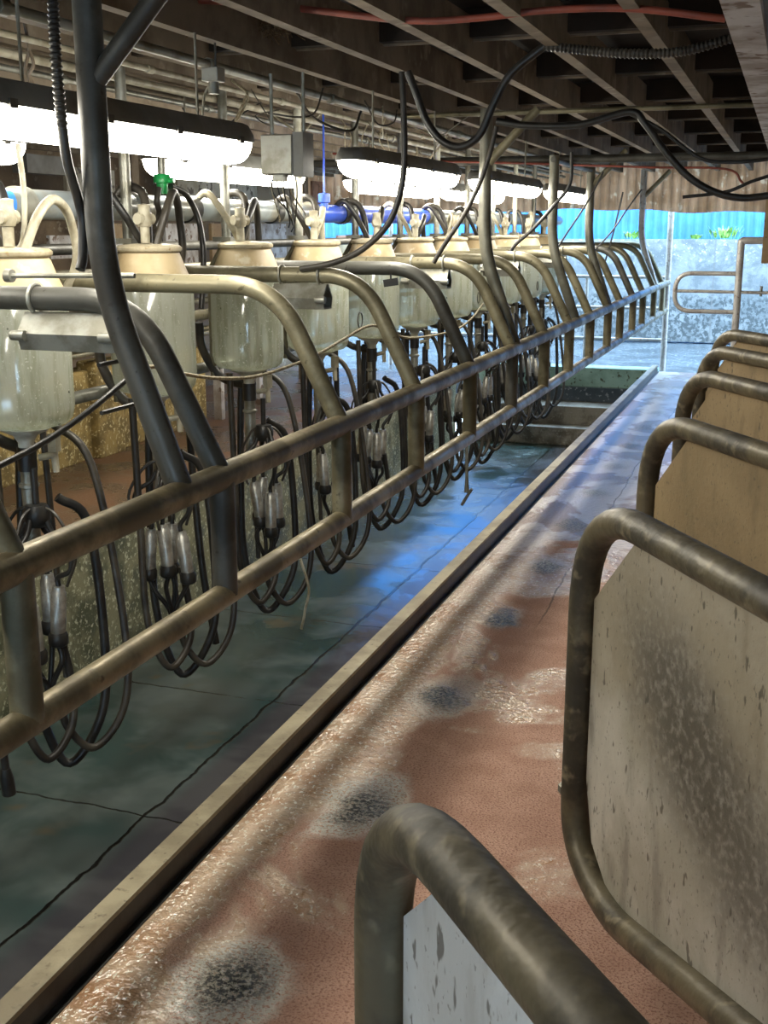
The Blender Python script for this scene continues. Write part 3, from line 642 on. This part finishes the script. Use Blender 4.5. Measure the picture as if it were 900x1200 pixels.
# ------------------------------------------------------------------ cables and hoses from the roof
def line(fn, pix, plane, r, mat, lab, name='cable', cat='cable', rib=0, k=6, seg=10):
    P = [fn(a, b_, plane) for a, b_ in pix]
    return tag(MB().tube(spline(P, k), r, seg, rib=rib).build(name, mat, at=P[0]), lab, cat)
t = thing('flexible_conduit', 'black conduit hanging in front of the first light, ribbed at the top', 'conduit', PX(62, -30, -1.6))
A = [PX(a, b_, -1.62) for a, b_ in ((60, -60), (62, 0), (65, 60), (70, 120), (73, 150))]; B = [PX(a, b_, -1.62) for a, b_ in ((73, 150), (79, 190), (92, 235), (97, 260), (97, 300), (94, 316))]
MB().tube(spline(A, 6), .0125, 10, rib=.012).build('ribbed_sleeve', 'hose', t); MB().tube(spline(B, 6), .012, 10).build('cable', 'hose', t)
line(PY, ((471, 84), (473, 130), (474, 180), (470, 222), (455, 262), (425, 292), (390, 308), (352, 315)), 4.36, .0125, 'hose', 'dark hose dropping from the joists to the fourth hoop pipe', 'drop_hose', 'hose')
t = thing('roof_conduit', 'long sagging black conduit crossing the roof from centre to upper right', 'conduit', PY(480, 88, 4.1))
A = [PY(a, b_, 4.15) for a, b_ in ((478, 84), (488, 110), (500, 142), (518, 165), (540, 172), (562, 158), (580, 118), (600, 85), (638, 54))]; B = [PY(a, b_, 4.15) for a, b_ in ((638, 54), (680, 58), (740, 63), (800, 60), (856, 45))]
MB().tube(spline(A, 6), .014, 10).build('cable', 'rubber', t); MB().tube(spline(B, 6), .015, 10, rib=.013).build('ribbed_sleeve', 'hose', t)
t = thing('roof_cable', 'heavy black cable sagging along the roof to the right edge', 'cable', PY(580, 140, 5.9))
A = [PY(a, b_, 5.8) for a, b_ in ((582, 142), (620, 147), (680, 146), (738, 131), (756, 145), (780, 178), (808, 208), (840, 226), (870, 232), (903, 229))]
MB().tube(spline(A, 6), .017, 10).build('cable', 'rubber', t)
line(PY, ((738, 133), (775, 152), (820, 185), (860, 190), (905, 186)), 5.8, .009, 'rubber', 'thinner black cable sagging just above the heavy one at right', 'roof_cable')
line(PY, ((800, 231), (850, 225), (880, 213), (905, 205)), 5.8, .008, 'rubber', 'short black cable branching off to the right edge', 'roof_cable')
line(PY, ((582, 148), (574, 180), (562, 215), (545, 250), (522, 285), (508, 308)), 5.8, .012, 'hose', 'dark hose running down left of the middle post to the hoops', 'drop_hose', 'hose')
line(PY, ((670, 178), (668, 215), (650, 240), (625, 268), (603, 288), (595, 303)), 7.9, .012, 'rubber', 'black hose running down between the two middle posts', 'drop_hose', 'hose')
line(PY, ((707, 201), (695, 225), (680, 250), (660, 280), (650, 297)), 8.8, .007, 'rubber', 'thin black cable dropping behind the right middle post')
line(PY, ((752, 222), (735, 245), (718, 270), (700, 290), (690, 300)), 10.5, .007, 'rubber', 'thin cable slanting from the far brace down to the hoops')
line(PY, ((730, 225), (722, 260), (714, 290), (708, 310)), 11.5, .008, 'hose', 'thin hanging cable before the far white post')
line(PY, ((140, -4), (260, 2), (350, 10), (480, 24), (560, 21), (640, 12), (740, 10), (850, 22)), 3.55, .0105, 'orangehose', 'red orange hose crossing the roof near the top of the photo', 'roof_hose', 'hose', k=8)
line(PY, ((390, 180), (480, 188), (600, 191), (760, 196), (850, 198), (868, 212), (872, 218)), 8.66, .008, 'orangehose', 'faded red hose strapped along the thick cross pipe', 'roof_hose', 'hose')
line(PX, ((-5, 548), (40, 525), (75, 503), (115, 473), (147, 446)), -1.72, .008, 'rubber', 'black cord slanting in front of the nearest jar', 'cord', 'cord')
line(PX, ((147, 446), (175, 430), (205, 436), (250, 443), (300, 441), (350, 425), (378, 412), (405, 396), (432, 382), (450, 385), (480, 396), (530, 388), (552, 374), (566, 356)), -1.76, .006, 'twine', 'pale twine sagging across the jars behind the hoops', 'cord', 'cord')
line(PX, ((20, 168), (26, 205), (29, 245), (27, 280), (22, 292)), -2.3, .009, 'palehose', 'white hose curling down beside the nearest hanger post', 'pale_hose', 'hose')
# ceiling conduits running along the shed
for j, (x, z, r, m_, lab) in enumerate(((-2.05, 2.125, .016, 'zinc', 'galvanised conduit under the joists, nearest of four'), (-2.3, 2.12, .011, 'palehose', 'thin pale conduit second from the camera under the joists'), (-2.5, 2.11, .016, 'palehose', 'cream conduit third from the camera under the joists'), (-2.68, 2.10, .012, 'zinc', 'thin conduit farthest left under the joists'))):
    b = MB().tube([(x, .3, z), (x, 13.5, z)], r, 10)
    for yy in (2.8, 4.0, 5.2, 7.4): b.tube([(x, yy-.02, z), (x, yy+.02, z)], r*1.45, 10)
    tag(b.build('ceiling_conduit', m_), lab, 'conduit', 'conduits running along the roof')
t = thing('conduit_box', 'small grey conduit junction hanging under the roof with a looped white wire', 'junction box', PY(250, 88, 3.7))
c = PY(250, 88, 3.7); MB().box(c, (.06, .06, .045)).build('box', 'zinc', t, smooth=False, bevel=.004)
MB().tube([c+Vector((0, 0, -.02)), c+Vector((0, 0, -.06))], .018, 12).build('gland', 'zinc', t)
MB().tube(spline([PY(248, 97, 3.7), PY(240, 110, 3.7), PY(238, 128, 3.7), PY(237, 145, 3.7)]), .005, 8).build('wire', 'palehose', t)
MB().tube([c+Vector((.01, 0, .02)), c+Vector((.01, 0, .12))], .004, 8).build('hanging_wire', 'hose', t)
# straw nest on a joist
c = PY(290, 34, 4.05); b = MB()
for i in range(420):
    p = c+Vector((random.gauss(0, .085), random.gauss(0, .03), random.gauss(.0, .012))); d = Vector((random.gauss(0, 1), random.gauss(0, .5), random.gauss(0, .35))).normalized()*random.uniform(.02, .05)
    b.tube([p-d, p+Vector((0, 0, .004)), p+d], .0022, 3, cap=False)
tag(b.build('straw_nest', 'nest', at=c), 'dusty clump of straw caught on the joists, top centre left', 'nest', kind='stuff')
# grey control box
c = PX(330, 182, -1.98); t = thing('control_box', 'grey metal control box with wires below, right of the first light', 'control box', c)
MB().box(c, (.14, .10, .155)).build('enclosure', 'greybox', t, smooth=False, bevel=.006)
MB().box(c+Vector((-.0, -.052, .0)), (.13, .006, .145)).build('cover', 'zinc', t, smooth=False)
MB().box(c+Vector((.09, .01, .0)), (.045, .11, .17)).build('side_bracket', 'greybox', t, smooth=False)
MB().box(c+Vector((.0, -.02, -.088)), (.045, .04, .03)).build('connector', 'white_pl', t, smooth=False)
for i in range(8):
    x = -.055+.016*i; q = c+Vector((x, .0, -.075)); e = q+Vector((random.uniform(-.09, .05), random.uniform(0, .25), -random.uniform(.12, .26)))
    MB().tube(spline([q, q+Vector((random.uniform(-.01, .01), .01, -.07)), q.lerp(e, .7)+Vector((.01, 0, -.03)), e]), .0032, 6).build('wire', 'rubber' if i % 3 else 'twine', t)
MB().tube([c+Vector((.09, .02, .08)), (c.x+.09, c.y+.02, RZ)], .008, 8).build('hanger', 'zinc', t); MB().tube([c+Vector((-.05, .02, .07)), (c.x-.05, c.y+.02, RZ)], .008, 8).build('hanger', 'zinc', t)
# green pulsator
c = PX(190, 215, -2.42); t = thing('green_valve', 'bright green plastic valve above the second jar', 'valve', c)
MB().lathe([(.0, -.045), (.022, -.04), (.024, 0), (.034, .002), (.036, .02), (.03, .035), (.0, .04)], c, 18).tube([c+Vector((.02, 0, .01)), c+Vector((.055, 0, .012))], .011, 10).build('body', 'green', t)
MB().tube([c+Vector((.0, 0, .03)), (c.x, c.y, 2.0)], .016, 12).build('stem_pipe', 'zinc', t)
MB().tube(spline([PX(200, 218, -2.40), PX(218, 228, -2.38), (PX(232, 255, -2.36)), PX(238, 290, -2.33), PX(238, 330, -2.33), PX(236, 362, -2.33)]), .0125, 10).build('outlet_hose', 'rubber', t)
MB().tube(spline([PX(186, 220, -2.42), PX(184, 236, -2.42), PX(187, 250, -2.42), PX(180, 266, -2.4)]), .013, 10).build('inlet_hose', 'hose', t)
c = PY(380, 236, 6.0); tag(MB().lathe([(.0, -.05), (.02, -.045), (.02, -.01), (.032, -.005), (.032, .04), (.0, .045)], c, 16).tube([(c.x, c.y, c.z+.04), (c.x, c.y, RZ)], .006, 8).build('blue_valve', 'bluepl', at=c), 'small blue plastic valve above the fourth jar', 'valve')
# black tag on hoop five
c = PY(458, 331, 5.22); tag(MB().box(c, (.07, .012, .034), Matrix.Rotation(-.15, 3, 'Y')).box(c+Vector((0, 0, .03)), (.008, .006, .05)).build('black_tag', 'rubber', smooth=False, at=c), 'small black tag hanging under the fifth hoop pipe', 'tag')
# rope rings on jars
for j, (px, py) in enumerate(((422, 375), (561, 349), (630, 335))):
    c = PX(px, py, -2.12); tag(MB().tube([c+Vector((0, .035*math.cos(a), .04*math.sin(a))) for a in [i*math.pi/7 for i in range(15)]], .004, 6).build('wire_ring', 'hose', at=c), 'thin wire ring hanging from the twine, '+('left of', 'just right of', 'well right of')[j]+' the middle post', 'ring')
# ------------------------------------------------------------------ left background clutter
def board(px0, py0, px1, py1, X, mat, lab, th=.03, name='wall_board', cat='board'):
    a = PX(px0, py0, X); b_ = PX(px1, py1, X); c = (a+b_)/2
    tag(MB().box(c, (th, abs(b_.y-a.y), abs(b_.z-a.z))).build(name, mat, smooth=False, at=(c.x, c.y, min(a.z, b_.z))), lab, cat)
board(22, 180, 74, 206, -5.0, 'greybox', 'grey switch cabinet on the left wall beside the nearest jar', .12, 'wall_cabinet', 'cabinet')
board(75, 195, 135, 255, -5.3, 'paint', 'pale sheet leaning behind the dark near post')
board(56, 276, 95, 302, -5.3, 'window_cloth', 'small white peeling board low on the left wall')
board(128, 262, 162, 345, -5.4, 'ply', 'light brown plywood board behind the near post')
board(192, 262, 232, 330, -5.3, 'window_cloth', 'grimy white sheet hanging between the second and third jars')
board(246, 262, 268, 340, -5.2, 'ply', 'narrow tan plywood strip behind the third jar')
board(285, 262, 335, 330, -5.3, 'window_cloth', 'torn white sheet hanging behind the third jar')
board(205, 190, 300, 245, -5.4, 'paint', 'broad dusty panel high on the left wall')
board(365, 212, 418, 258, -5.5, 'brick', 'reddish brown panel under the roof at the centre left')
board(370, 285, 440, 330, -5.4, 'ply', 'tan board behind the fourth and fifth jars')
board(395, 276, 470, 300, -5.5, 'brick', 'brown rail board behind the blue pipe')
for yy, lab in ((8.55, 'white painted post end at the first gap of the low ochre wall'), (9.3, 'second white painted post beside the low ochre wall')):
    tag(MB().box((-4.4, yy, .22), (.07, .06, .5)).build('gap_post', 'window_cloth', smooth=False, at=(-4.4, yy, 0)), lab, 'post')
# left roof support and pipes on the left platform
for j, yy in enumerate((4.6, 7.9, 11.2)):
    tag(MB().box((-4.75, yy, 1.08), (.10, .10, 2.15)).build('timber_post', 'joist', smooth=False, at=(-4.75, yy, 0)), ('dark timber roof post on the left platform, nearest', 'dark timber roof post on the left platform, middle', 'dark timber roof post on the left platform, farthest')[j], 'post')
tag(MB().tube([(-4.3, .5, 1.0), (-4.3, 11.8, 1.0)], .025, 10).tube([(-4.3, .5, .75), (-4.3, 11.8, .75)], .02, 10).build('feed_rail', 'galv'), 'pair of pipes running over the low ochre wall', 'railing')

# tangled thin wires under the roof
rw = random.Random(11)
for k in range(14):
    a = Vector((rw.uniform(-2.5, -1.7), rw.uniform(4.6, 7.5), RZ-rw.uniform(.0, .02))); e = a+Vector((rw.uniform(-.3, .3), rw.uniform(-.5, .6), -rw.uniform(.0, .12)))
    P = [a, a.lerp(e, .3)+Vector((rw.uniform(-.06, .06), 0, -rw.uniform(.04, .14))), a.lerp(e, .7)+Vector((rw.uniform(-.08, .08), 0, -rw.uniform(.02, .16))), e]
    tag(MB().tube(spline(P, 6), rw.choice((.003, .004, .006)), 6).build('loose_wire', ('twine', 'hose', 'palehose')[k % 3], at=a), 'thin loose wire tangled under the roof above the light fittings', 'wire', 'loose wires tangled under the roof')
# straight chains / cobwebbed ties hanging at the upper left
for (px, py, ln) in ((28, 22, .22), (35, 60, .10)):
    p = PY(px, py, 3.3); tag(MB().tube(spline([p, p+Vector((.01, 0, -ln*.4)), p+Vector((-.008, 0, -ln*.7)), p+Vector((.004, 0, -ln))]), .006, 6).build('hanging_tie', 'joist', at=p), 'knotted dusty tie dangling at the upper left'+(', longer one' if ln > .2 else ', shorter one'), 'tie')
